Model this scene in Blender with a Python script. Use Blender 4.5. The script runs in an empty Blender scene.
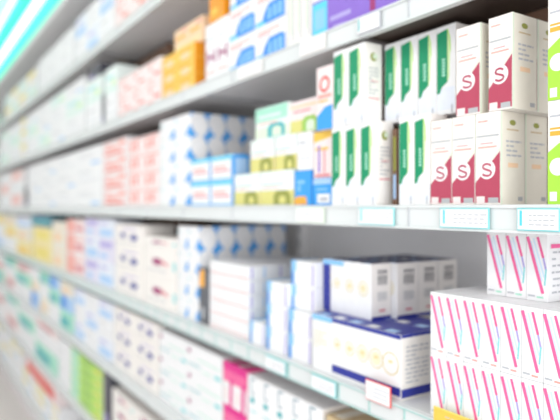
import bpy, bmesh, math, random
from mathutils import Vector, Matrix
random.seed(7)
SC = bpy.context.scene
COL = SC.collection

# ------------------------------------------------------------------ camera geometry (metres; shelf fronts run along the plane y = 0)
F, D, E = 575.0, 0.70, 1.40          # focal length in pixels of the 560 wide frame, distance of the lens from the shelf fronts, eye height
PHI = math.atan2(380.0, F)           # yaw between the lens axis and the shelf direction
c_, s_ = math.cos(PHI), math.sin(PHI)
def q(px): return s_ + (px - 280.0) / F * c_
def PX(px, Y=0.012):                 # where along the shelf a sight line meets the plane y = Y
    u = (px - 280.0) / F
    return (D + Y) * (-c_ + u * s_) / q(px)
def HZ(px, py, Y=0.012): return (207.0 - py) * (D + Y) / (F * q(px))

# ------------------------------------------------------------------ materials
MATS = {}
PAL = {
 'white': (.84,.84,.85), 'warm': (.86,.82,.78), 'cream': (.80,.76,.66), 'pinkwhite': (.86,.74,.73), 'mintwhite': (.78,.86,.83),
 'bluewhite': (.76,.80,.88), 'lilacwhite': (.74,.71,.84), 'grey': (.45,.46,.48), 'palegrey': (.48,.49,.53), 'dark': (.06,.06,.08), 'charcoal': (.11,.115,.13), 'icy': (.60,.74,.87),
 'crimson': (.45,.06,.11), 'rose': (.70,.25,.28), 'pink': (.83,.13,.33), 'magenta': (.72,.02,.25), 'coral': (.80,.17,.13),
 'palecoral': (.86,.36,.31), 'red': (.75,.06,.05), 'orange': (.90,.42,.05), 'deeporange': (.82,.30,.01), 'peach': (.88,.62,.40), 'amber': (.85,.55,.08),
 'yellow': (.82,.68,.16), 'olive': (.70,.66,.22), 'darkolive': (.30,.32,.06), 'paleyellow': (.86,.74,.38), 'gold': (.72,.60,.26), 'palegold': (.83,.77,.55),
 'green': (.0,.27,.12), 'brightgreen': (.03,.42,.20), 'lime': (.38,.70,.06), 'palelime': (.62,.82,.40), 'leaf': (.30,.55,.08), 'palegreen': (.70,.80,.64), 'mint': (.38,.74,.58),
 'teal': (.05,.42,.45), 'darkteal': (.06,.20,.27), 'paleteal': (.25,.66,.68), 'cyan': (.10,.60,.85), 'sky': (.25,.55,.88), 'blue': (.03,.24,.72), 'midblue': (.04,.34,.80),
 'navy': (.025,.035,.30), 'darknavy': (.02,.03,.12), 'paleblue': (.40,.60,.87), 'violet': (.25,.14,.58), 'lilac': (.42,.36,.70), 'plum': (.34,.03,.16), 'tan': (.60,.46,.26), 'brown': (.20,.11,.07),
}
def nodes_mat(name):
    m = bpy.data.materials.new(name); m.use_nodes = True
    return m, m.node_tree, m.node_tree.nodes['Principled BSDF']
def mat(key):
    if key in MATS: return MATS[key]
    m, nt, b = nodes_mat('card_' + key)
    col = PAL[key]
    tc = nt.nodes.new('ShaderNodeTexCoord')
    n = nt.nodes.new('ShaderNodeTexNoise'); n.inputs['Scale'].default_value = 60; n.inputs['Detail'].default_value = 3
    nt.links.new(tc.outputs['Object'], n.inputs['Vector'])
    mx = nt.nodes.new('ShaderNodeMix'); mx.data_type = 'RGBA'
    mx.inputs[6].default_value = (*[v * .95 for v in col], 1); mx.inputs[7].default_value = (*[min(1, v * 1.04) for v in col], 1)
    nt.links.new(n.outputs['Fac'], mx.inputs[0]); nt.links.new(mx.outputs[2], b.inputs['Base Color'])
    b.inputs['Roughness'].default_value = .42
    b.inputs['Specular IOR Level'].default_value = .4
    MATS[key] = m
    return m
def surf(key, col, rough=.5, metal=0, trans=0, scale=8, var=.04, alpha=1):
    m, nt, b = nodes_mat(key)
    tc = nt.nodes.new('ShaderNodeTexCoord')
    n = nt.nodes.new('ShaderNodeTexNoise'); n.inputs['Scale'].default_value = scale; n.inputs['Detail'].default_value = 4
    nt.links.new(tc.outputs['Object'], n.inputs['Vector'])
    mx = nt.nodes.new('ShaderNodeMix'); mx.data_type = 'RGBA'
    mx.inputs[6].default_value = (*[v * (1 - var) for v in col], 1); mx.inputs[7].default_value = (*[min(1, v * (1 + var)) for v in col], 1)
    nt.links.new(n.outputs['Fac'], mx.inputs[0]); nt.links.new(mx.outputs[2], b.inputs['Base Color'])
    b.inputs['Roughness'].default_value = rough; b.inputs['Metallic'].default_value = metal
    b.inputs['Transmission Weight'].default_value = trans; b.inputs['Alpha'].default_value = alpha
    MATS[key] = m
    return m
def glow(key, col, strength):
    m, nt, b = nodes_mat(key)
    b.inputs['Base Color'].default_value = (*col, 1)
    b.inputs['Emission Color'].default_value = (*col, 1); b.inputs['Emission Strength'].default_value = strength
    MATS[key] = m
    return m
surf('shelf_enamel', (.72,.71,.715), .35)
surf('back_enamel', (.90,.89,.89), .5)
surf('rail_plastic', (.70,.73,.73), .2)
surf('shade_strip_brown', (.05,.033,.026), .6)  # dark colour standing in for shade under the upper shelf
surf('rail_edge', (.30,.58,.54), .3)
surf('steel', (.55,.55,.56), .35, .6)
surf('floor_vinyl', (.74,.67,.65), .3, scale=3)
surf('wall_paint', (.80,.80,.78), .7)
surf('ceiling_paint', (.85,.85,.84), .8)
glow('turquoise_glow', (.002,.62,.38), .8)
glow('tube_glow', (.75,1.0,.95), 1.6)

# ------------------------------------------------------------------ mesh helpers
class B:
    """collects geometry into one mesh; faces carry material keys"""
    def __init__(s): s.v = []; s.f = []; s.m = []
    def face(s, pts, key):
        n = len(s.v); s.v += [tuple(p) for p in pts]; s.f.append(tuple(range(n, n + len(pts)))); s.m.append(key)
    def box(s, x0, x1, y0, y1, z0, z1, key, bev=0):
        bm = bmesh.new(); bmesh.ops.create_cube(bm, size=1)
        for v in bm.verts:
            v.co = Vector(((x0 + x1) / 2 + v.co.x * (x1 - x0), (y0 + y1) / 2 + v.co.y * (y1 - y0), (z0 + z1) / 2 + v.co.z * (z1 - z0)))
        if bev: bmesh.ops.bevel(bm, geom=list(bm.edges), offset=bev, segments=2, affect='EDGES', profile=.6)
        bm.verts.index_update(); n = len(s.v)
        s.v += [tuple(v.co) for v in bm.verts]
        for f in bm.faces: s.f.append(tuple(n + v.index for v in f.verts)); s.m.append(key)
        bm.free()
    def tube(s, p, r, axis, L, key, seg=16):
        for k in range(seg):
            a, b = 2 * math.pi * k / seg, 2 * math.pi * (k + 1) / seg
            if axis == 'x':
                P = lambda t, x: (p[0] + x, p[1] + r * math.cos(t), p[2] + r * math.sin(t))
            else:
                P = lambda t, x: (p[0] + r * math.cos(t), p[1] + r * math.sin(t), p[2] + x)
            s.face([P(a, 0), P(b, 0), P(b, L), P(a, L)], key)
            s.face([P(a, 0), P(b, 0), (p[0], p[1], p[2])], key)
            s.face([P(a, L), P(b, L), (p[0] + (L if axis == 'x' else 0), p[1], p[2] + (0 if axis == 'x' else L))], key)
    def mesh(s, name):
        me = bpy.data.meshes.new(name); me.from_pydata(s.v, [], s.f)
        keys = list(dict.fromkeys(s.m))
        for k in keys: me.materials.append(MATS.get(k) or mat(k))
        idx = {k: i for i, k in enumerate(keys)}
        me.polygons.foreach_set('material_index', [idx[k] for k in s.m]); me.update()
        return me
def link(name, me, loc=(0,0,0), rz=0, parent=None):
    o = bpy.data.objects.new(name, me); COL.objects.link(o)
    o.location = loc; o.rotation_euler = (0,0,rz)
    if parent: o.parent = parent
    return o
def tag(o, label, cat, group=None):
    o['label'] = label; o['category'] = cat
    if group: o['group'] = group
    return o
def struct(name, b, loc=(0,0,0)):
    o = link(name, b.mesh(name), loc); o['kind'] = 'structure'; return o

# ------------------------------------------------------------------ cartons: a folded card body with its end-flap seams and its print, one mesh per size and design
def carton_mesh(name, design, w, d, h):
    bg, decals = design
    b = B()
    b.box(-w/2, w/2, -d/2, d/2, 0, h, bg, min(.0012, .02 * min(w, d, h)))
    eps = .00004
    def put(face, k):
        e = eps * k
        if face == 'F': return lambda u, v: (-w/2 + u * w, -d/2 - e, v * h)
        if face == 'R': return lambda u, v: (w/2 + e, -d/2 + u * d, v * h)
        if face == 'L': return lambda u, v: (-w/2 - e, d/2 - u * d, v * h)
        return lambda u, v: (-w/2 + u * w, -d/2 + v * d, h + e)
    dims = {'F': (w, h), 'R': (d, h), 'L': (d, h), 'T': (w, d)}
    lv = {}
    # seam of the tuck flap on the top, just behind the front edge
    b.face([put('T', 1)(u, v) for u, v in ((.03,.06),(.97,.06),(.97,.06 + .0006/d),(.03,.06 + .0006/d))], 'palegrey')
    for dc in decals:
        fc, kind = dc[0], dc[1]
        k = lv.get(fc, 1) + 1; lv[fc] = k
        P = put(fc, k); W, H = dims[fc]
        if kind == 'r':
            u0, v0, u1, v1 = dc[2]
            b.face([P(u0,v0), P(u1,v0), P(u1,v1), P(u0,v1)], dc[3])
        elif kind == 'p':
            b.face([P(u, v) for u, v in dc[2]], dc[3])
        elif kind == 'c':                                    # true circle, radius in fractions of the face's height
            cu, cv, r = dc[2]
            b.face([P(cu + r * H / W * math.cos(t * math.pi / 12), cv + r * math.sin(t * math.pi / 12)) for t in range(24)], dc[3])
        elif kind == 'o':                                    # ring
            cu, cv, r, t_ = dc[2]
            for t in range(20):
                a0, a1 = t * math.pi / 10, (t + 1) * math.pi / 10
                b.face([P(cu + rr * H / W * math.cos(a), cv + rr * math.sin(a)) for rr, a in ((r, a0), (r, a1), (r - t_, a1), (r - t_, a0))], dc[3])
        elif kind == 'e':
            cu, cv, ru, rv = dc[2]
            b.face([P(cu + ru * math.cos(t * math.pi / 12), cv + rv * math.sin(t * math.pi / 12)) for t in range(24)], dc[3])
        elif kind == 'l':                                    # stroke along a polyline, width in fractions of the face's height
            pts, wd = dc[2], dc[3] * H
            for i in range(len(pts) - 1):
                (ua, va), (ub, vb) = pts[i], pts[i + 1]
                dx, dy = (ub - ua) * W, (vb - va) * H; L = math.hypot(dx, dy) or 1
                nx, ny = -dy / L * wd / 2 / W, dx / L * wd / 2 / H
                b.face([P(ua - nx, va - ny), P(ub - nx, vb - ny), P(ub + nx, vb + ny), P(ua + nx, va + ny)], dc[4])
    return b.mesh(name)
def lines(fc, u0, u1, v0, v1, n, key, seed=1, th=.4):
    r = random.Random(seed); out = []; st = (v1 - v0) / n
    for i in range(n):
        v = v0 + i * st; u = u0 + (u1 - u0) * r.uniform(0, .08)
        while u < u1 - .04 * (u1 - u0):
            L = (u1 - u0) * r.uniform(.12, .34)
            out.append((fc, 'r', (u, v, min(u1, u + L), v + st * th), key)); u += L + (u1 - u0) * .05
            if r.random() < .12: break
    return out
def bars(fc, u0, u1, v0, v1, n, key, seed=3):
    r = random.Random(seed); st = (v1 - v0) / n
    return [(fc, 'r', (u0, v0 + i * st, u1, v0 + i * st + st * r.uniform(.3, .75)), key) for i in range(n)]
S_STROKE = [(.66,.425),(.56,.445),(.42,.445),(.33,.425),(.34,.40),(.50,.382),(.66,.364),(.67,.338),(.58,.318),(.42,.318),(.32,.338)]
def s_design():
    dx = -.05
    F_ = [('F','r',(.05,.735,.93,.755),'grey'), ('F','r',(.1,.615,.85,.632),'palecoral'), ('F','r',(.2,.66,.7,.67),'rose'), ('F','r',(.1,.90,.5,.915),'palecoral'), ('F','r',(.55,.93,.85,.94),'palegreen'),
          ('F','p',[(0,.02),(.98,.02),(.98,.57),(.62,.45),(0,.24)],'crimson'), ('F','p',[(.40,.40),(.98,.58),(.98,.62),(.86,.56)],'palegreen'),
          ('F','c',(.47,.38,.105),'white')] + [('F','l',[(u + dx + .02, v - .005) for u, v in S_STROKE],.024,'crimson')]
    F_ += [('F','r',(.04,.01,.38,.09),'pinkwhite'), ('F','r',(.52,.02,.92,.075),'grey')]
    R_ = [('R','r',(0,0,1,1),'cream'), ('R','r',(0,.62,1,1),'cream'), ('R','e',(.5,.885,.13,.03),'darkolive'), ('R','r',(.25,.80,.75,.815),'tan'), ('R','r',(.3,.40,.72,.45),'peach'),
          ('R','r',(.72,.04,.92,.085),'grey'), ('R','r',(.0,.0,.06,1),'palegreen')] + lines('R',.2,.85,.52,.72,4,'palegrey',5) + [('T','r',(0,0,1,1),'pinkwhite')]
    return ('warm', F_ + R_)
def tooth_design():
    F_ = [('F','r',(.05,.05,.95,.30),'bluewhite'),
          ('F','p',[(.03,.24),(.18,.24),(.30,.31),(.58,.36),(.58,.955),(.03,.93)],'green'),
          ('F','p',[(.60,.36),(.68,.42),(.74,.80),(.62,.955),(.58,.955),(.58,.36)],'palelime'), ('F','l',[(.58,.95),(.70,.86),(.73,.70)],.012,'lime')]
    F_ += [('F','r',(.30,v,.46,v + .024),'mint') for v in (.43,.465,.50,.535,.57,.605)]
    F_ += [('F','r',(.78,.01,.86,.10),'palegrey')]
    R_ = [('R','r',(0,0,1,1),'warm'), ('R','e',(.52,.83,.20,.055),'darkolive'), ('R','e',(.60,.84,.13,.035),'palegreen'), ('R','r',(.2,.30,.85,.318),'rose')] + lines('R',.2,.8,.36,.72,8,'grey',8,.42) + [('R','r',(.3,.52,.75,.53),'rose')]
    return ('white', F_ + R_)
def v_design(k):
    bl = [((.22,.88),(.74,.30)),((.34,.92),(.84,.36))]
    return ('white', [('F','l',list(b),.03,'icy') for b in bl] + [('F','l',[(.06,.94),(.78,.12)],.050,'pink'), ('F','l',[(.54,.94),(.80,.64)],.040,'pink'), ('F','l',[(.80,.64),(.93,.46)],.03,'lilac'),
            ('F','l',[(.93,.48),(.86,.24)],.025,'paleteal'), ('F','r',(.08,.06,.42,.085),'palegrey'), ('F','r',(.5,.05,.8,.075),'mint' if k else 'palecoral')] +
            lines('R',.12,.9,.12,.9,8,'palegrey',11,.3) + [('R','r',(.1,.78,.5,.84),'pink')])
def gold_design(n, u0, step, strip):
    F_ = []
    for i in range(n):
        r = .085 + .018 * i
        F_ += [('F','c',(u0 + step * i, .56 - .01 * i, r - .03),'palegold' if i < n - 1 or n < 5 else 'warm'), ('F','o',(u0 + step * i, .56 - .01 * i, r + .02, .016),'gold'), ('F','r',(u0 + step * i - .02, .53, u0 + step * i + .02, .57),'gold')]
    F_ += lines('F',.02,.2,.40,.75,5,'palegold',4)
    if strip: F_ += [('F','r',(.26,.06,.995,.19),'navy'), ('F','r',(0,.90,.26,.99),'sky'), ('F','r',(.26,.93,1,.995),'navy')]
    else: F_ += [('F','r',(0,.0,.16,.98),'navy'), ('F','r',(.0,.90,.45,.99),'sky')]
    R_ = [('R','r',(0,0,1,1),'warm')]
    if strip: R_ += lines('R',.1,.9,.25,.86,9,'palegrey',6,.35) + [('R','r',(0,.04,1,.17),'navy'), ('R','r',(0,.95,1,1),'navy')]
    else: R_ += bars('R',.30,.82,.62,.90,9,'dark') + bars('R',.30,.80,.34,.50,4,'grey') + [('R','r',(.4,.14,.7,.18),'rose'), ('R','r',(0,.0,1,.06),'navy')]
    T_ = [('T','r',(0,0,1,1),'navy' if strip else 'darknavy')] + [('T','r',(.06 + .19 * i, .03, .16 + .19 * i, .30),'white' if i % 2 else 'paleblue') for i in range(5)]
    return ('white', F_ + R_ + T_)
def roll_design(col='midblue', front='white'):
    R_ = [('R','r',(0,0,1,1),'white')]
    R_ += [('R','p',[(0,0),(.42,0),(.22,.16),(.10,.30),(0,.52)],col), ('R','p',[(1,1),(.68,1),(.86,.84),(1,.56)],col), ('R','p',[(1,0),(.72,0),(.90,.14),(1,.34)],col), ('R','p',[(0,1),(0,.80),(.1,.92),(.22,1)],col)]
    R_ += [('R','o',(.52,.5,.40,.012),'palegrey')]
    return (front, [('F','r',(.06,.08,.5,.11),'palegreen'), ('F','p',[(.66,.04),(1,.04),(1,.46),(.90,.42)],col), ('F','r',(.05,.72,.18,.80),'paleteal'), ('F','o',(.4,.5,.30,.012),'palegrey')] + R_)
def block_letters(letter, u0, v0, w, h, key):
    shapes = {'H': [[(0,0),(0,1)],[(1,0),(1,1)],[(0,.5),(1,.5)]], 'I': [[(.5,0),(.5,1)]]}
    return [('F','l',[(u0 + a * w, v0 + b_ * h) for a, b_ in ln],.06,key) for ln in shapes[letter]]
DES = {
 's': s_design(), 'tooth': tooth_design(), 'v': v_design(0), 'v2': v_design(1),
 'gold': gold_design(5, .32, .145, True), 'goldtop': gold_design(3, .30, .27, False),
 'roll': roll_design(),
 'lime': ('warm', [('F','r',(.05,.66,.9,.705),'orange'), ('F','r',(.05,.72,.6,.74),'orange'), ('F','r',(.05,.84,.8,.86),'palegrey'), ('F','p',[(0,0),(1,0),(1,.72),(.55,.64),(.25,.58),(0,.50)],'lime'),
                   ('F','p',[(.02,.51),(.25,.59),(.6,.66),(1,.73),(1,.77),(.5,.68)],'palelime'), ('F','c',(.24,.36,.085),'white'), ('F','r',(.05,.03,.22,.12),'warm'), ('F','r',(.6,.06,.95,.12),'leaf')] + lines('R',.1,.9,.2,.9,9,'leaf',3)),
 'olive': ('white', [('F','r',(0,.86,1,1),'mintwhite'), ('F','r',(.06,.60,.72,.64),'mint'), ('F','r',(.06,.52,.6,.545),'palecoral'), ('F','r',(0,.02,1,.44),'olive'), ('F','p',[(.42,.02),(.42,.30),(.52,.43),(.82,.43),(.92,.30),(.92,.02)],'darkolive'),
                   ('F','p',[(.58,.06),(.58,.22),(.63,.28),(.74,.28),(.78,.22),(.78,.06)],'olive'), ('R','r',(0,0,1,1),'mintwhite'), ('R','r',(0,0,1,.42),'paleyellow'), ('T','r',(0,0,1,1),'mintwhite')]),
 'mintbox': ('mintwhite', [('F','r',(0,.55,1,.98),'mint'), ('F','r',(.1,.66,.8,.74),'mintwhite'), ('F','r',(.08,.46,.7,.50),'palecoral'), ('F','r',(0,.02,1,.36),'palegreen'), ('F','p',[(.40,.02),(.40,.32),(.5,.44),(.82,.44),(.92,.32),(.92,.02)],'teal'), ('F','p',[(.54,.04),(.54,.26),(.6,.34),(.76,.34),(.82,.26),(.82,.04)],'palegreen'), ('R','r',(0,0,1,1),'mintwhite')]),
 'beigebox': ('pinkwhite', [('F','r',(.0,.78,1,.86),'peach'), ('F','r',(.1,.64,.7,.70),'rose'), ('F','r',(0,.02,1,.40),'olive'), ('F','p',[(.42,.02),(.42,.34),(.52,.48),(.84,.48),(.94,.34),(.94,.02)],'leaf'), ('F','p',[(.56,.04),(.56,.28),(.62,.36),(.78,.36),(.84,.28),(.84,.04)],'palegreen'), ('R','r',(0,0,1,1),'pinkwhite')]),
 'blue': ('midblue', [('F','r',(.15,.62,.6,.72),'sky'), ('F','p',[(0,.02),(.75,.02),(.68,.26),(.15,.26),(0,.18)],'orange'), ('F','r',(.2,.40,.35,.58),'sky'), ('R','r',(0,0,1,1),'blue')]),
 'bluepatch': ('midblue', [('F','r',(.02,.78,.98,.98),'paleblue'), ('F','r',(.25,.08,.92,.42),'white'), ('F','r',(.4,.16,.8,.30),'palegrey'), ('F','r',(.2,.55,.8,.62),'sky')]),
 'redring': ('pinkwhite', [('F','o',(.5,.72,.13,.045),'red'), ('F','r',(.1,.50,.9,.56),'palecoral'), ('F','r',(.1,.44,.7,.47),'orange'), ('F','p',[(.02,.0),(.98,0),(.98,.38),(.5,.36),(.02,.22)],'midblue')]),
 'amber': ('pinkwhite', [('F','p',[(0,.78),(1,.86),(1,1),(0,1)],'amber'), ('F','r',(.1,.60,.8,.66),'amber'), ('F','r',(.25,.12,.36,.70),'violet'), ('F','r',(.55,.10,.64,.62),'rose'), ('F','r',(.1,.02,.9,.09),'rose')]),
 'pinkblue': ('white', [('F','r',(.0,.82,.98,.98),'cyan'), ('F','r',(.12,.34,.85,.42),'rose'), ('F','r',(.12,.50,.7,.58),'palecoral'), ('F','r',(0,0,1,.08),'sky'), ('F','r',(.93,.0,1,.9),'midblue'), ('R','r',(0,0,1,1),'midblue'), ('R','r',(.12,.1,.88,.85),'paleblue')]),
 'coral': ('pinkwhite', [('F','r',(.08,.14,.86,.30),'coral'), ('F','r',(.10,.42,.66,.60),'palecoral'), ('F','r',(.66,.62,.92,.86),'palecoral'), ('F','r',(.08,.74,.4,.80),'coral'), ('R','r',(0,0,1,1),'white'), ('R','r',(.2,.2,.5,.7),'palecoral')]),
 'palecoral': ('pinkwhite', [('F','r',(.15,.2,.35,.7),'palecoral'), ('F','r',(.5,.25,.65,.75),'coral'), ('F','r',(.05,.82,.9,.92),'palecoral'), ('R','r',(0,0,1,1),'white')]),
 'whiteblue': ('white', [('F','r',(.6,.08,.92,.24),'paleblue'), ('F','r',(.1,.5,.8,.54),'palegrey'), ('F','r',(.1,.66,.6,.70),'palegrey')]),
 'whitegrey': ('white', [('F','r',(.1,.7,.6,.76),'palegrey'), ('F','r',(.1,.3,.9,.33),'palegrey'), ('F','r',(.1,.42,.7,.45),'bluewhite')]),
 'tealmark': ('mintwhite', [('F','r',(.1,.6,.7,.7),'paleteal'), ('F','r',(.1,.2,.9,.25),'mint'), ('F','r',(.6,.34,.9,.5),'palelime')]),
 'yellowmark': ('white', [('F','r',(.1,.55,.9,.9),'yellow'), ('F','r',(.1,.2,.8,.28),'amber')]),
 'redspot': ('pinkwhite', [('F','c',(.35,.66,.12),'coral'), ('F','r',(.55,.3,.9,.44),'coral'), ('F','r',(.1,.12,.5,.2),'palecoral'), ('F','r',(.1,.85,.7,.9),'palecoral')]),
 'orange': ('amber', [('F','r',(.08,.62,.9,.80),'orange'), ('F','e',(.45,.36,.30,.20),'peach'), ('F','r',(.03,.04,.97,.12),'orange'), ('R','r',(0,0,1,1),'deeporange'), ('R','r',(.0,.0,1,.06),'orange'), ('T','r',(0,0,1,1),'amber')]),
 'peach': ('peach', [('F','r',(.1,.55,.8,.7),'orange'), ('F','r',(.08,.2,.9,.28),'paleyellow'), ('F','r',(.5,.8,.95,.9),'palecoral')]),
 'deeporange': ('deeporange', [('F','r',(.1,.3,.6,.5),'amber'), ('F','r',(.1,.1,.9,.16),'orange')]),
 'letterh': ('white', block_letters('H', .20, .30, .60, .24, 'plum') + [('F','r',(.1,.72,.8,.75),'palegrey'), ('F','r',(.1,.14,.9,.17),'palecoral')]),
 'house': ('white', [('F','r',(.04,.80,.80,.86),'palecoral'), ('F','r',(.04,.70,.5,.745),'rose'), ('F','p',[(.0,.03),(.96,.03),(.96,.56),(.80,.62),(.44,.60),(.30,.40),(.22,.18),(0,.16)],'blue'), ('F','p',[(.40,.14),(.86,.14),(.86,.50),(.46,.48)],'sky'), ('F','r',(.52,.14,.60,.5),'blue'), ('F','r',(.70,.14,.76,.5),'blue'), ('F','p',[(0,.03),(.35,.03),(.28,.14),(0,.14)],'cyan')]),
 'slim': ('warm', [('F','r',(.2,.2,.5,.85),'palegreen'), ('F','r',(.6,.1,.8,.9),'palegrey'), ('F','r',(.1,.9,.9,.94),'palecoral')]),
 'purple': ('violet', [('F','r',(0,.66,.20,1),'white'), ('F','r',(.02,.80,.18,.88),'red'), ('F','r',(0,.06,.20,.62),'cyan'), ('F','r',(.03,.14,.17,.5),'sky'), ('F','r',(.24,.20,.50,.28),'lilac'), ('F','p',[(.20,.0),(.9,.0),(.3,.12)],'lilac'), ('F','r',(.72,.1,.78,.9),'plum')]),
 'thin': ('white', [('F','r',(.03,.10,.97,.16),'palecoral'), ('F','r',(.05,.55,.6,.62),'pinkwhite'), ('R','r',(.06,.1,.12,.9),'lilac'), ('R','r',(.5,.1,.56,.9),'paleblue')]),
 'blueedge': ('white', [('F','r',(0,0,.14,1),'sky'), ('F','r',(0,.55,.22,.98),'sky'), ('F','r',(.0,.0,.10,.5),'blue'), ('F','r',(.9,.04,.97,.9),'lilac'), ('F','r',(.3,.3,.8,.36),'bluewhite'), ('L','r',(0,0,1,1),'sky'), ('T','r',(0,0,.2,1),'sky')]),
 'purplemark': ('warm', [('F','e',(.42,.52,.16,.13),'plum'), ('F','p',[(.5,.5),(.75,.4),(.75,.5),(.55,.62)],'rose'), ('F','r',(.1,.2,.7,.24),'palegrey'), ('F','r',(.90,.3,.97,.6),'paleteal')]),
 'navydots': ('warm', [('F','e',(.30,.52,.10,.12),'navy'), ('F','e',(.68,.46,.13,.13),'navy'), ('F','r',(.1,.18,.8,.22),'palegrey'), ('F','r',(.3,.78,.8,.83),'lilac')]),
 'pinkcol': ('pinkwhite', [('F','r',(0,.06,.45,.94),'palecoral'), ('F','r',(.5,.2,.95,.5),'rose'), ('F','r',(.5,.65,.85,.75),'palecoral')]),
 'lilac': ('lilacwhite', [('F','r',(.1,.60,.9,.85),'lilac'), ('F','r',(.1,.15,.6,.35),'paleblue')]),
 'paleblue': ('bluewhite', [('F','r',(.08,.1,.9,.45),'paleblue'), ('F','r',(.1,.7,.6,.8),'lilac')]),
 'yellowbox': ('paleyellow', [('F','r',(.15,.2,.85,.8),'yellow'), ('F','r',(.2,.86,.8,.92),'peach')]),
 'teallid': ('darkteal', [('F','r',(.1,.3,.9,.6),'teal'), ('F','r',(.2,.7,.7,.8),'navy')]),
 'cream': ('cream', [('F','r',(.1,.1,.7,.5),'peach'), ('F','r',(.1,.7,.8,.78),'peach')]),
 'magenta': ('pinkwhite', [('F','r',(0,.0,1,.5),'white'), ('F','p',[(0,.80),(.5,.62),(1,.80),(1,1),(0,1)],'magenta'), ('F','r',(.0,.55,1,.82),'pink'), ('F','p',[(.55,.0),(.80,.0),(.86,.62),(.6,.62)],'magenta'), ('F','r',(.08,.1,.4,.4),'pinkwhite'), ('R','r',(0,0,1,1),'pink'), ('T','r',(0,0,1,1),'magenta'), ('T','p',[(.1,.05),(.45,.05),(.85,.9),(.5,.9)],'pinkwhite')]),
 'bracket': ('white', [('F','l',[(.62,.94),(.30,.94),(.30,.62),(.55,.62)],.03,'darkteal'), ('F','r',(.22,.40,.55,.52),'teal'), ('F','r',(.2,.2,.7,.23),'paleteal'), ('R','r',(0,0,1,1),'warm')]),
 'tealline': ('white', [('F','r',(.30,.48,.95,.52),'mint'), ('F','r',(.05,.20,.40,.25),'teal'), ('F','e',(.06,.72,.05,.09),'plum'), ('F','r',(.80,.10,.97,.24),'paleteal'), ('F','r',(.45,.12,.7,.16),'mint')]),
 'greenpack': ('palelime', [('F','r',(.30,.08,1,.92),'lime'), ('F','r',(.02,.1,.26,.9),'mint'), ('F','p',[(.3,.1),(.55,.1),(.75,.9),(.5,.9)],'leaf'), ('F','r',(.75,.3,.95,.6),'yellow'), ('R','r',(0,0,1,1),'pinkwhite')]),
 'redband': ('pinkwhite', [('F','r',(.08,.14,.94,.70),'red'), ('F','r',(.1,.76,.9,.88),'palecoral')]),
 'mixyellow': ('white', [('F','r',(0,.5,.35,.95),'yellow'), ('F','r',(.65,.6,1,.95),'paleyellow'), ('F','r',(.4,.1,.6,.4),'paleblue')]),
 'violetmark': ('lilacwhite', [('F','r',(.1,.1,.4,.8),'violet'), ('F','r',(.5,.3,.9,.4),'lilac')]),
 'tan': ('tan', [('F','r',(.1,.5,.8,.7),'cream'), ('T','r',(0,0,1,1),'tan'), ('T','r',(.1,.1,.35,.9),'cream')]),
 'mixblue': ('paleblue', [('F','r',(.05,.1,.5,.9),'blue'), ('F','r',(.6,.2,.95,.45),'paleblue')]),
 'mixred': ('pinkwhite', [('F','r',(.2,.25,.8,.55),'crimson'), ('F','r',(.1,.7,.9,.8),'palecoral')]),
 'mixteal': ('mint', [('F','r',(.05,.1,.7,.6),'teal'), ('F','r',(.1,.7,.9,.9),'mint')]),
 'mixamber': ('paleyellow', [('F','r',(.1,.1,.8,.5),'amber'), ('F','r',(.2,.6,.9,.8),'paleyellow')]),
 'dark_filler': ('brown', [('F','r',(.45,0,.55,1),'tan'), ('F','r',(.1,.1,.35,.3),'dark'), ('T','r',(0,.48,1,.52),'tan')]),  # dark brown for the added boxes that deepen shade behind the stock
 'gap_shade': ('dark', [('F','r',(.1,.1,.5,.3),'lilac')]),  # near-black, puts the shade of open gaps into a solid block
 'greyslim': ('charcoal', [('F','r',(.0,.66,.7,.97),'orange'), ('F','r',(.3,.1,.7,.3),'grey')]),
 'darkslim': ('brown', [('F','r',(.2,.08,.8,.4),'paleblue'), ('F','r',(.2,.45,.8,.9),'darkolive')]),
}
CACHE = {}
def carton(design, x0, x1, y0, d, z0, h, label, group=None, cat='carton', name='carton', jit=1.0):
    """one carton, lower front left corner at (x0, y0, z0)"""
    w = (x1 - x0) - .0009
    key = (design, round(w, 4), round(d, 4), round(h, 4), name)
    me = CACHE.get(key)
    if me is None: me = CACHE[key] = carton_mesh(name, DES[design], key[1], key[2] - .0016, key[3])
    o = link(name, me, ((x0 + x1) / 2, y0 + d / 2 + random.uniform(0, .001) * jit, z0), random.uniform(-.004, .004) * jit)
    return tag(o, label, cat, group)

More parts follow.
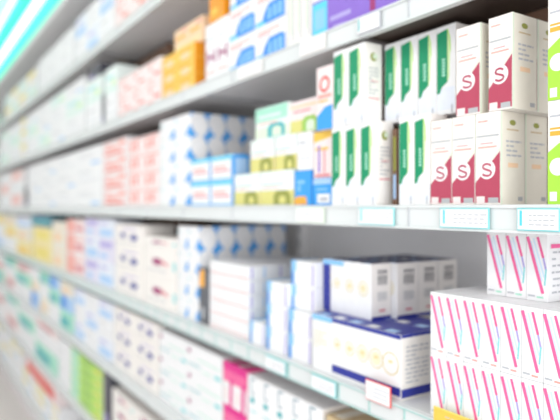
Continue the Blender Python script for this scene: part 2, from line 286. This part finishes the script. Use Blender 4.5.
ORD = ['first', 'second', 'third', 'fourth', 'fifth', 'sixth', 'seventh', 'eighth', 'ninth', 'tenth']
def colw(i, n):
    if n == 1: return ''
    if i == 0: return 'leftmost column'
    if i == n - 1: return 'rightmost column'
    if n == 3: return 'middle column'
    return ORD[i] + ' column'
def roww(r, n):
    if n == 1: return ''
    if r == 0: return 'bottom'
    if r == n - 1: return 'topmost'
    if n == 3: return 'middle'
    return ORD[r] + ' up'
COUNT = [0]
def block(design, desc, where, zb, px0, px1, ncol, heights, d=.10, Y=.012, ndeep=1, group=None, skip=(), name='carton', deep='side', step=0):
    """a stack of like cartons: ncol columns between two sight lines at depth Y, one height per row"""
    xa, xb = PX(px0, Y), PX(px1, Y); w = (xb - xa) / ncol
    group = group or (desc + 's ' + where)
    zc = zb
    nr = len(heights)
    for r, h in enumerate(heights):
        for k in range(ndeep):
            for i in range(ncol):
                if (r, i, k) in skip or (r, i) in skip: continue
                if k > 0 and ((deep == 'side' and i < ncol - 1) or (deep == 'top' and r < nr - 1) or (deep == 'both' and i < ncol - 1 and r < nr - 1)): continue
                rw, cw = roww(r, nr), colw(i, ncol)
                bits = ' of '.join(t for t in (rw, cw) if t) or ''
                if k: bits = (ORD[k] + ' back, ' + bits).rstrip(', ')
                lab = ', '.join(t for t in (desc, bits, where) if t)
                des = design if isinstance(design, str) else design[(r + i) % len(design)]
                carton(des, xa + i * w, xa + (i + 1) * w, Y + k * d + step * r, d, zc, h - .0004, lab, group, name=name); COUNT[0] += 1
        zc += h

# ------------------------------------------------------------------ shelving unit
LIP = .039
ZS = {'top': .693, 'upper': .345, 'eye': .0035, 'lower': -.329, 'low': -.626, 'bottom': -.925, 'deck': -1.22}
XL, XR, DEEP = -7.0, 1.2, .36
SHELFDESC = {
 'top': 'white metal shelf highest in view, under the turquoise light',
 'upper': 'white metal shelf carrying the orange, blue and purple cartons',
 'eye': 'white metal shelf at eye level carrying the green-striped cartons',
 'lower': 'white metal shelf carrying the pink-slashed and gold-ringed cartons',
 'low': 'white metal shelf carrying the magenta cartons',
 'bottom': 'white metal shelf carrying the lime green packs',
 'deck': 'lowest white metal shelf, carrying the red-banded carton at far left',
}
for k, z in ZS.items():
    b = B(); b.box(XL, XR, .0, DEEP, E + z - .022, E + z, 'shelf_enamel', .001)
    b.box(XL, XR, .0, .012, E + z - LIP + .002, E + z - .0221, 'shelf_enamel')
    o = tag(link('shelf', b.mesh('shelf_board')), SHELFDESC[k], 'shelf', 'white metal shelves of the wall unit')
    b = B()                                                   # price rail clipped on the front edge: clear strip, top and bottom beads, cross joints
    b.box(XL, XR, -.004, -.0004, E + z - LIP, E + z - .001, 'rail_plastic', .0008)
    b.box(XL, XR, -.007, -.004, E + z - LIP, E + z - LIP + .004, 'rail_plastic', .0008)
    b.box(XL, XR, -.007, -.004, E + z - .005, E + z - .001, 'rail_plastic', .0008)
    if k in ('lower',):
        b.box(XL, XR, -.0078, -.007, E + z - LIP + .001, E + z - LIP + .0028, 'rail_edge')
        b.box(XL, XR, -.0078, -.007, E + z - .0045, E + z - .0030, 'rail_edge')
    x = XL + .03
    while x < XR:
        b.box(x, x + .0012, -.0060, -.004, E + z - LIP + .004, E + z - .005, 'rail_edge' if k == 'lower' else 'palegrey'); x += .085 if k == 'lower' else .30
    link('price_rail', b.mesh('price_rail'), parent=o)
    if k == 'upper':
        b = B(); b.box(PX(366), XR - .05, .016, .135, E + z - .036, E + z - .0222, 'shade_strip_brown', .001); link('shade_strip', b.mesh('shade_strip'), parent=o)  # added dark strip, paints the shade under the shelf's right part
    for xb in [XL + .5 + i * 1.0 for i in range(8)]:
        b = B(); b.box(xb, xb + .004, .02, DEEP, E + z - .029, E + z - .0222, 'steel')
        link('bracket', b.mesh('bracket'), parent=o)
x = XL + 5.5
b = B(); b.box(x - .015, x + .019, DEEP + .001, DEEP + .034, .0, E + .97, 'back_enamel', .002)
for j in range(46): b.box(x - .003, x + .007, DEEP + .0003, DEEP + .0012, .12 + j * .05, .145 + j * .05, 'grey')
tag(link('upright_post', b.mesh('upright_post')), 'slotted grey upright post at the back, left of the bare grey panel', 'post')
b = B(); b.box(XL - .3, XR + .3, DEEP + .035, DEEP + .12, 0, E + 1.5, 'back_enamel'); struct('wall_back', b)
b = B(); b.box(XL - .3, XR + .3, -3.2, DEEP + .12, -.1, -.001, 'floor_vinyl'); struct('floor', b)
b = B(); b.box(XL - .3, XR + .3, -3.2, DEEP + .12, E + 1.5, E + 1.6, 'ceiling_paint'); struct('ceiling', b)
b = B(); b.box(XL - .4, XL - .3, -3.2, DEEP + .12, 0, E + 1.5, 'wall_paint'); struct('wall_left', b)
b = B(); b.box(XL, XR, .03, DEEP, 0, .155, 'shelf_enamel', .002); struct('baseboard_back', b)
# lit canopy above the unit
b = B(); b.box(XL, XR, -.03, DEEP, E + .998, E + 1.036, 'shelf_enamel', .002)
can = tag(link('light_canopy', b.mesh('canopy_board')), 'turquoise glowing light canopy along the top of the shelving', 'light')
b = B(); b.box(XL, XR, -.02, .0, E + 1.037, E + 1.48, 'turquoise_glow'); link('glowing_panel', b.mesh('glowing_panel'), parent=can)
for zz, n in ((1.165, 0), (1.43, 1)):
    b = B(); b.tube((-6.8, -.045, E + zz), .022 if n == 0 else .012, 'x', 5.6, 'tube_glow'); link('light_tube', b.mesh('light_tube'), parent=can)

# ------------------------------------------------------------------ stock
e_, u_, t_, l_, w_, g_, k_ = (E + ZS[k] for k in ('eye', 'upper', 'top', 'lower', 'low', 'bottom', 'deck'))

# eye-level shelf, right to left
hS = .1345
block('lime', 'tall cream carton with lime green lower half', 'at right edge above price tags', e_, 547, 592, 1, [hS, hS], d=.05, Y=.004, group='lime green cartons at the right edge')
dS = .058
block('s', 'white carton with round S emblem on crimson', 'beside the beige sides', e_, 430, 500.5, 3, [hS], d=dS, Y=.012, ndeep=2, group='crimson S cartons, lower row')
xa = PX(455.5); xb = PX(479.8)
carton('s', xa, xb, .012, dS, e_ + hS, hS, 'upper row crimson S carton beside the green-striped cartons', 'crimson S cartons, upper row')
xa = PX(488); xb = PX(512.5)
for k in range(2):
    carton('s', xa, xb, .012 + k * dS, dS, e_ + hS, hS, ['upper row crimson S carton showing its beige side, nearest the dark gap', 'beige-sided carton just behind the right upper crimson S carton'][k], 'crimson S cartons, upper row')
hT = .150
TG = 'slim white cartons with green stripe'
dT = .043
block('tooth', 'slim white green-striped carton', 'in the lower left trio', e_, 331, 375.5, 3, [hT], d=dT, Y=.0, group=TG)
block('tooth', 'slim white green-striped carton', 'of the upper pair under the shelf lip', e_ + hT, 333, 364.5, 2, [hT - .004], d=dT, Y=.0, group=TG)
block('tooth', 'slim white green-striped carton', 'of the lower pair beside crimson cartons', e_, 398.5, 429.5, 2, [.1485], d=dT, Y=.012, group=TG)
Yq = .045
block('tooth', 'slim white green-striped carton', 'in the upper row of four', e_ + .1487, 384, 455.5, 4, [hT - .004], d=dT, Y=Yq, group=TG)
x = PX(396.5, .03)
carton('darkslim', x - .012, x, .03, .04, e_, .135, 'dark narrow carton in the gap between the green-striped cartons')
carton('whitegrey', PX(431, .072), PX(470, .072), .072, .06, e_, .1483, 'plain white carton directly behind the lower crimson S cartons, under the green-striped row')
for k, (xa, xb, hh, ww) in enumerate(((330, 392, .290, 'behind the upper pair of green-striped cartons'), (393, 468, .306, 'behind the upper row of four green-striped cartons'), (469, 560, .306, 'behind the crimson S cartons'))):
    Yb = .135
    carton('dark_filler', PX(xa, Yb), PX(xb, Yb), Yb, .20, e_, hh, 'added dark filler box shading the back, ' + ww, 'added dark filler boxes at the back of the shelf', cat='box', name='dark_filler_box')  # boxes added to darken the slot above the front rows

def backbox(xa, xb, zb, hh, where, Yb=.19):
    carton('dark_filler', PX(xa, Yb), PX(xb, Yb), Yb, .14, zb, hh, 'added dark filler box shading the gap at the back, ' + where, 'added dark filler boxes at the back of the shelves', cat='box', name='dark_filler_box')  # box added so the void behind the stack looks dark
backbox(105, 166, e_, .310, 'behind the coral cartons')
backbox(90, 168, u_, .310, 'behind the coral-spotted cartons')
backbox(88, 178, l_, .292, 'behind the plum-marked cartons')

# heap of yellow, mint and blue cartons
hp = .078
P = 'in the heap beside green-striped cartons'
xA, xB = PX(234), PX(259.5)
carton('olive', xA, xB, .012, .09, e_, hp, 'olive-bottomed mint-topped carton, bottom left of its heap, beside pink-lettered cartons', 'olive and mint cartons in a heap')
xC, xD = PX(260), PX(293)
carton('olive', xC, xD, .012, .09, e_, hp, 'olive-bottomed mint-topped carton, bottom row, beside the blue orange-footed carton', 'olive and mint cartons in a heap')
carton('blue', PX(294), PX(311), .012, .05, e_, .074, 'small blue carton with an orange foot, bottom of the heap')
carton('bluepatch', PX(312), PX(331), .012, .05, e_, .055, 'small blue carton with white patch, at the foot of green-striped cartons')
carton('olive', PX(250), PX(273.5), .012, .09, e_ + hp, hp, 'olive-bottomed carton in the middle of the heap, left of two', 'olive and mint cartons in a heap')
carton('olive', PX(275), PX(296), .012, .09, e_ + hp, hp, 'olive-bottomed carton in the middle of the heap, right of two', 'olive and mint cartons in a heap')
carton('whitegrey', PX(297), PX(311.5), .012, .06, e_ + .0745, .080, 'plain pale carton standing on the blue orange-footed carton')
carton('amber', PX(312.5), PX(331), .014, .05, e_ + .0555, .094, 'white carton with amber top and violet strokes, on the blue carton')
carton('mintbox', PX(255), PX(287), .012, .08, e_ + 2 * hp, .074, 'mint green carton with teal arch, alone atop the heap left')
carton('beigebox', PX(290, .02), PX(319, .02), .02, .08, e_ + 2 * hp + .0005, .070, 'pink and white carton with green arch atop the heap')
carton('redring', PX(316, .0), PX(332.5, .0), .0, .05, e_ + .15, .125, 'white carton with red ring and blue base, top of heap')

# white cartons printed with discs, blue corners (their right sides run back into the shelf)
block('roll', 'white carton with blue corner triangles', 'eye-level stack', e_, 160, 190, 2, [.069] * 4, d=.060, ndeep=4, group='blue-cornered white cartons on the eye-level shelf')
block('pinkblue', 'white carton with pink lettering, blue edging', 'before the blue-cornered stack', e_, 191, 233, 2, [.068, .066], d=.05, Y=.014, group='pink-lettered blue-edged cartons')
block('coral', 'white carton with coral bars', 'left coral stack', e_, 103, 127, 1, [.066] * 4, d=.12, group='coral-barred cartons on the eye-level shelf')
block('palecoral', 'pale pink carton with coral strokes', 'right coral stack', e_, 128, 159.3, 2, [.0615] * 4, d=.12, group='pale coral cartons on the eye-level shelf')
block(['whitegrey', 'whiteblue'], 'blurred white carton', 'left of the coral stacks', e_, 28, 101.5, 4, [.09, .09, .085], d=.12, group='white cartons left of the coral stacks')
block(['whitegrey', 'pinkwhite' if False else 'palecoral'], 'far blurred pale carton', 'eye-level shelf at left edge', e_, 0, 23.5, 2, [.09, .09, .08], d=.12, group='far pale cartons on the eye-level shelf')

# upper shelf
carton('purple', PX(312), PX(396), .012, .06, u_, .115, 'long purple carton with cyan patch, right end of the upper shelf')
block('slim', 'slim upright cream carton', 'between the blue and purple cartons', u_, 287.5, 311, 3, [.15], d=.05, group='slim cream cartons beside the purple carton')
block('house', 'white carton with blue block print', 'on the upper shelf', u_, 229.5, 286, 2, [.080, .080, .07], d=.10, group='blue-printed white cartons on the upper shelf', skip=[(2,1)])
block('letterh', 'white carton with plum letter H', 'beside the orange stack', u_, 205, 228.5, 2, [.158], d=.08, group='white H cartons on the upper shelf')
carton('deeporange', PX(209), PX(223), .012, .08, u_ + .1585, .07, 'deep orange carton lying on the two white H cartons')
block('orange', 'amber orange carton', 'orange stack', u_, 162, 194.5, 2, [.0458] * 3, d=.09, group='orange cartons on the upper shelf')
block('peach', 'pale peach carton lying atop the orange stack', '', u_ + 3 * .0458, 174, 203, 2, [.075], d=.10, Y=.03, group='peach cartons on the orange stack')
block('redspot', 'pinkish white carton with coral spots', 'left of the orange stack', u_, 118, 161, 3, [.075, .075], d=.12, group='coral-spotted cartons on the upper shelf')
block(['whitegrey', 'tealmark'], 'white carton', 'left of the coral-spotted cartons', u_, 105, 116.5, 1, [.11, .11], d=.12, group='white cartons left of the coral-spotted cartons')
carton('gap_shade', PX(89), PX(99.5), .012, .12, u_ + .2205, .055, 'small dark filler for the shaded gap high on the upper shelf, blurred left')  # dark block in place of the shade above the stack
block(['whitegrey', 'tealmark'], 'tall white carton', 'left of the dark slit', u_, 86, 101, 1, [.11, .11], d=.12, group='white cartons left of the dark slit')
block(['whitegrey', 'tealmark', 'whiteblue'], 'blurred greenish white carton', 'far on upper shelf', u_, 27, 84, 4, [.10, .10, .065], d=.12, group='greenish white cartons far on the upper shelf')
block(['yellowmark'], 'blurred yellow-marked carton', 'far on upper shelf', u_, 20.5, 26, 1, [.10, .10, .07], d=.12, group='yellow-marked cartons far on the upper shelf')
block(['tealmark', 'whitegrey'], 'distant pale carton', 'upper shelf at left edge', u_, 0, 19.5, 2, [.10, .10, .07], d=.12, group='distant pale cartons on the upper shelf')

carton('gap_shade', PX(101.6), PX(104.4), .012, .12, u_, .13, 'narrow dark filler for the shaded slit between white cartons, upper shelf')  # dark block in place of a shaded slit
carton('gap_shade', PX(24.2), PX(27.4), .012, .12, e_, .13, 'narrow dark filler for a shaded slit, far left of eye-level shelf')  # another block painted dark for a shaded slit
carton('gap_shade', PX(103.6), PX(110.5), .012, .12, g_, .235, 'dark filler for the shaded gap between the lime packs and plum-marked cartons')  # dark block filling the gap with painted shade
# top shelf
block('redspot', 'white carton with pink spots', 'top shelf', t_, 115, 146, 2, [.10, .10], d=.12, group='pink-spotted cartons on the top shelf')
block(['whitegrey', 'paleblue'], 'pale grey-white carton', 'top shelf', t_, 75, 113.5, 3, [.11, .10], d=.12, group='grey-white cartons on the top shelf')
block(['whitegrey'], 'bright white carton', 'top shelf below the turquoise light', t_, 38, 73, 3, [.12, .08], d=.12, group='bright white cartons on the top shelf')
block(['yellowmark', 'tealmark'], 'far blurred tinted carton', 'top shelf', t_, 5, 36, 4, [.10, .09], d=.12, group='far coloured cartons on the top shelf')

# lower shelf
hV = .0975
block(['v'], 'white pink-slashed carton', 'in the front double row', l_, 430, 566, 7, [hV, hV], d=.085, Y=.004, ndeep=2, group='pink-slashed cartons stacked two high', deep='all', skip=[(r, i, 1) for r in (0, 1) for i in (2, 3, 4, 6)])
block(['v2'], 'white pink-slashed carton', 'standing alone on top', l_ + 2 * hV, 486, 547.5, 3, [hV], d=.07, Y=.055, group='pink-slashed cartons standing on top')
hG = .112
xa, xb = PX(312, .006), PX(400.5, .006)
for k in range(2):
    carton('gold', xa, xb, .006 + k * .075, .075, l_, hG, ['long white navy-topped carton with five gold rings, at the shelf front', 'long navy-topped carton directly behind the five gold rings carton'][k], 'long gold-ringed navy cartons')
Yg = .048
xa, xb = PX(323, Yg), PX(371, Yg)
carton('goldtop', xa, xb, Yg, .052, l_ + hG, .108, 'white barcoded carton with gold rings, on top, nearest the shelf front', 'gold-ringed barcoded cartons on top')
Yh = Yg + .0525
xh1 = PX(397, Yh); xh0 = xh1 - (xb - xa)
for k in range(3):
    carton('goldtop', xh0, xh1, Yh + k * .058, .058, l_ + hG, .108, ['white barcoded carton, first of the three behind the nearest top gold-ringed carton', 'white barcoded carton, middle of three behind the nearest top gold-ringed carton', 'white barcoded carton, rearmost of three behind the nearest top gold-ringed carton'][k], 'gold-ringed barcoded cartons on top')
block('gold', 'long white navy-topped carton', 'at the back, under the barcoded cartons', l_, 312, 400.5, 1, [hG], d=.075, Y=.156, group='long gold-ringed navy cartons')
hE = .053
block('blueedge', 'white blue-edged carton', 'tall stack beside the gold rings', l_, 288.5, 311, 1, [hE] * 2, d=.08, Y=.012, group='blue-edged white cartons, tall stack')
block('blueedge', 'white blue-edged carton', 'upper half of the tall stack', l_ + 2 * hE, 291, 314, 1, [hE] * 2, d=.07, Y=.025, group='blue-edged white cartons, tall stack')
block('blueedge', 'white blue-edged carton', 'short stack of three', l_, 266.5, 286.5, 1, [hE] * 3, d=.08, Y=.012, group='blue-edged white cartons, short stack')
carton('blueedge', PX(250), PX(263.5), .012, .06, l_, hE, 'single low blue-edged white carton before the flat white cartons')
block('thin', 'long flat white carton', 'flat pile', l_, 209, 249, 1, [.0364] * 5, d=.085, Y=.02, ndeep=3, group='long flat white cartons in a pile')
block('roll', 'white carton with blue corner triangles', 'behind flat pile', l_, 177.5, 198.5, 2, [.068] * 4, d=.060, ndeep=5, group='blue-cornered white cartons on the lower shelf')
carton('greyslim', PX(199.2), PX(206.3), .012, .09, l_, .156, 'narrow grey carton with orange mark, beside the flat white pile')
block('purplemark', 'white carton with plum blotch', 'left of blue-cornered cartons', l_, 144, 176.5, 1, [.097, .097, .036], d=.12, group='plum-marked cartons on the lower shelf')
block('navydots', 'white carton with two navy dots', 'lower shelf stack', l_, 115, 143, 1, [.088] * 3, d=.12, group='navy-dotted cartons on the lower shelf')
block(['lilac', 'paleblue'], 'blurred lilac-blue carton', 'left of navy-dotted cartons', l_, 85, 113.5, 2, [.10, .10, .08], d=.12, group='lilac cartons on the lower shelf')
block('pinkcol', 'blurred pink-striped carton', 'lower shelf', l_, 67, 84, 1, [.10, .10, .07], d=.12, group='pink-striped cartons on the lower shelf')
block('cream', 'blurred cream carton', 'beside pink-striped cartons', l_, 52, 66, 1, [.13, .12], d=.12, group='cream cartons on the lower shelf')
block('yellowbox', 'blurred yellow carton', 'left of cream cartons', l_, 33, 51.3, 1, [.11, .10], d=.12, group='yellow cartons on the lower shelf')
carton('teallid', PX(31), PX(51), .012, .12, l_ + .2105, .07, 'dark teal carton on the blurred yellow cartons')
block(['paleblue', 'whitegrey', 'mixamber', 'cream'], 'far blurred pale carton', 'lower shelf at left edge', l_, -5, 31, 3, [.10, .09, .07], d=.12, group='far pale cartons on the lower shelf')

# low shelf
hM = .111
block('magenta', 'white carton with magenta ribbon print', 'low shelf', w_, 223, 246, 2, [hM, hM], d=.10, ndeep=1, group='magenta cartons on the low shelf')
block('bracket', 'white carton with dark teal bracket mark', 'beside magenta cartons', w_, 247, 322, 5, [.108, .108], d=.10, ndeep=1, group='teal-bracketed cartons on the low shelf')
block('tan', 'tan carton', 'beneath the shelf lip', w_, 326, 362, 1, [.21], d=.12, ndeep=1, group='tan cartons on the low shelf')
block('tealline', 'long white carton with teal lines', 'left of magenta cartons', w_, 159, 221.5, 2, [.075, .075, .075], d=.12, ndeep=1, group='teal-lined cartons on the low shelf')
block('navydots', 'white carton with two navy dots', 'low shelf stack', w_, 114, 157.5, 2, [.08, .08, .075], d=.12, ndeep=1, group='navy-dotted cartons on the low shelf')
block(['paleblue', 'whitegrey'], 'blurred pale blue carton', 'low shelf left', w_, 74, 112.5, 3, [.08, .08, .075], d=.12, group='pale blue cartons on the low shelf')
block(['mixblue', 'cream', 'whitegrey', 'mixteal'], 'blurred mixed pale carton', 'low shelf far left', w_, 31, 72.5, 4, [.09, .08, .07], d=.12, group='mixed pale cartons on the low shelf')
block(['mixteal', 'mixred', 'whitegrey'], 'distant coloured carton', 'low shelf at left edge', w_, -5, 30, 3, [.09, .08, .06], d=.12, group='distant cartons on the low shelf')

# bottom shelf
block('greenpack', 'flat lime green pack', 'bottom shelf pile', g_, 71, 102.5, 1, [.046] * 5, d=.14, group='lime green packs on the bottom shelf', name='pack')
block('purplemark', 'white carton with plum blotch', 'right of lime packs', g_, 112, 160, 2, [.075, .075, .05], d=.12, group='plum-marked cartons on the bottom shelf')
block('whitegrey', 'plain white carton', 'left of lime packs', g_, 58, 70.2, 1, [.10, .09, .04], d=.12, group='white cartons left of the lime packs')
block(['whitegrey', 'mixred', 'whitegrey', 'mixteal'], 'far blurred mixed carton', 'bottom shelf, between red spots and lime packs', g_, -5, 57, 4, [.10, .09, .05], d=.12, group='far white cartons on the bottom shelf')
block('mixyellow', 'yellow-cornered carton', 'under red-banded carton', k_, 23, 58, 2, [.06, .06], d=.12, group='marked cartons under the red-banded carton')
carton('redband', PX(25), PX(56), .012, .12, k_ + .1205, .10, 'wide white carton with broad red band, lowest shelf at the blurred left')
block(['whitegrey', 'mixyellow'], 'distant white carton', 'lowest shelf at left edge', k_, -5, 22, 3, [.11, .11], d=.12, group='distant cartons on the lowest shelf')

# ------------------------------------------------------------------ price tags clipped on the rails
def price_tag(px0, px1, zk, label, frame='paleteal', bar='cyan', paper='white', dz=0, h=.030, lines_=True, red=False):
    z = E + ZS[zk] - .005 - h + dz
    xa, xb = PX(px0, -.009), PX(px1, -.009); w = xb - xa
    b = B(); b.box(-w/2, w/2, -.0012, .0012, 0, h, 'red' if red else frame, .0004)
    o = tag(link('price_tag', b.mesh('tag_holder'), ((xa + xb) / 2, -.0091 if zk == 'lower' else -.0083, z)), label, 'price tag', 'price tags clipped on the shelf rails')
    b = B(); b.box(-w/2 + .0016, w/2 - .0016, -.0019, -.0013, .0018, h - .0018, paper)
    if lines_:
        r = random.Random(int(px0))
        for j in range(3):
            u = -w/2 + w * .30
            while u < w/2 - .006:
                L = w * r.uniform(.06, .14); b.box(u, min(u + L, w/2 - .003), -.0021, -.0019, h * (.25 + .2 * j), h * (.30 + .2 * j), 'palegrey'); u += L + w * .03
    link('paper_insert', b.mesh('paper_insert'), parent=o)
    if bar:
        b = B(); b.box(-w/2 + w * .08, -w/2 + w * .08 + .0035, -.0023, -.0019, h * .22, h * .9, bar); link('colour_bar', b.mesh('colour_bar'), parent=o)
    return o
price_tag(296, 324, 'eye', 'small white price tag below the blue carton', bar=None, frame='palegreen')
price_tag(358.5, 394, 'eye', 'cyan-barred price tag below the lower left green-striped trio')
price_tag(440, 489, 'eye', 'wide cyan-barred price tag below the crimson S cartons')
price_tag(517, 560, 'eye', 'cyan-barred price tag below the beige sides at right edge')
price_tag(357, 380, 'upper', 'pale price tag with green bar below the purple carton', frame='palegrey', bar='teal')
price_tag(300, 325, 'upper', 'pale price tag below the slim cream cartons', frame='warm', bar=None)
price_tag(238, 262, 'upper', 'pale price tag below the blue-printed cartons', frame='warm', bar=None)
price_tag(366, 391, 'lower', 'red-framed price tag in front of the long gold-ringed carton', bar=None, red=True, dz=.030, h=.036)
price_tag(434, 476, 'lower', 'yellow price tag below the pink-slashed cartons', frame='yellow', paper='amber', bar=None, dz=.026)
price_tag(312, 336, 'lower', 'clear pale price tag below the left of gold rings', frame='paleteal', bar=None)
price_tag(266, 286, 'lower', 'clear pale price tag below the short blue-edged stack', frame='paleteal', bar=None)

# ------------------------------------------------------------------ light
w = bpy.data.worlds.new('World'); SC.world = w; w.use_nodes = True
bg = w.node_tree.nodes['Background']; bg.inputs[0].default_value = (.97, .98, 1.0, 1); bg.inputs[1].default_value = 1.0
def area(name, loc, rot, sx, sy, power, col=(1, .985, .96)):
    l = bpy.data.lights.new(name, 'AREA'); l.shape = 'RECTANGLE'; l.size = sx; l.size_y = sy; l.energy = power; l.color = col
    o = bpy.data.objects.new(name, l); COL.objects.link(o); o.location = loc; o.rotation_euler = rot
for i, x in enumerate((-5.2, -3.4, -1.6, .2)):
    area('ceiling_lamp', (x, -1.35, E + 1.46), (math.radians(22), 0, 0), 1.3, .6, 6 if i < 2 else 10)

# added fill light beyond the right end, brightens the cartons' right sides
area('right_fill', (2.6, -1.3, E - .05), (0, math.radians(90), 0), 2.6, 2.4, 75, (.97, .985, 1))

# ------------------------------------------------------------------ camera
cam = bpy.data.cameras.new('camera'); co = bpy.data.objects.new('camera', cam); COL.objects.link(co)
cam.sensor_width = 36; cam.lens = F / 560 * 36; cam.shift_y = -3 / 560
co.location = (0, -D, E); co.rotation_euler = (math.radians(90), 0, math.pi / 2 - math.atan2(s_, c_))
cam.clip_start = .05
cam.dof.use_dof = True; cam.dof.focus_distance = .72; cam.dof.aperture_fstop = (F / 560 * .036) / .0145
SC.camera = co
SC.view_settings.view_transform = 'Standard'; SC.view_settings.look = 'None'; SC.view_settings.gamma = 1
SC.view_settings.exposure = .24
SC.view_settings.use_curve_mapping = False
print('cartons', COUNT[0])
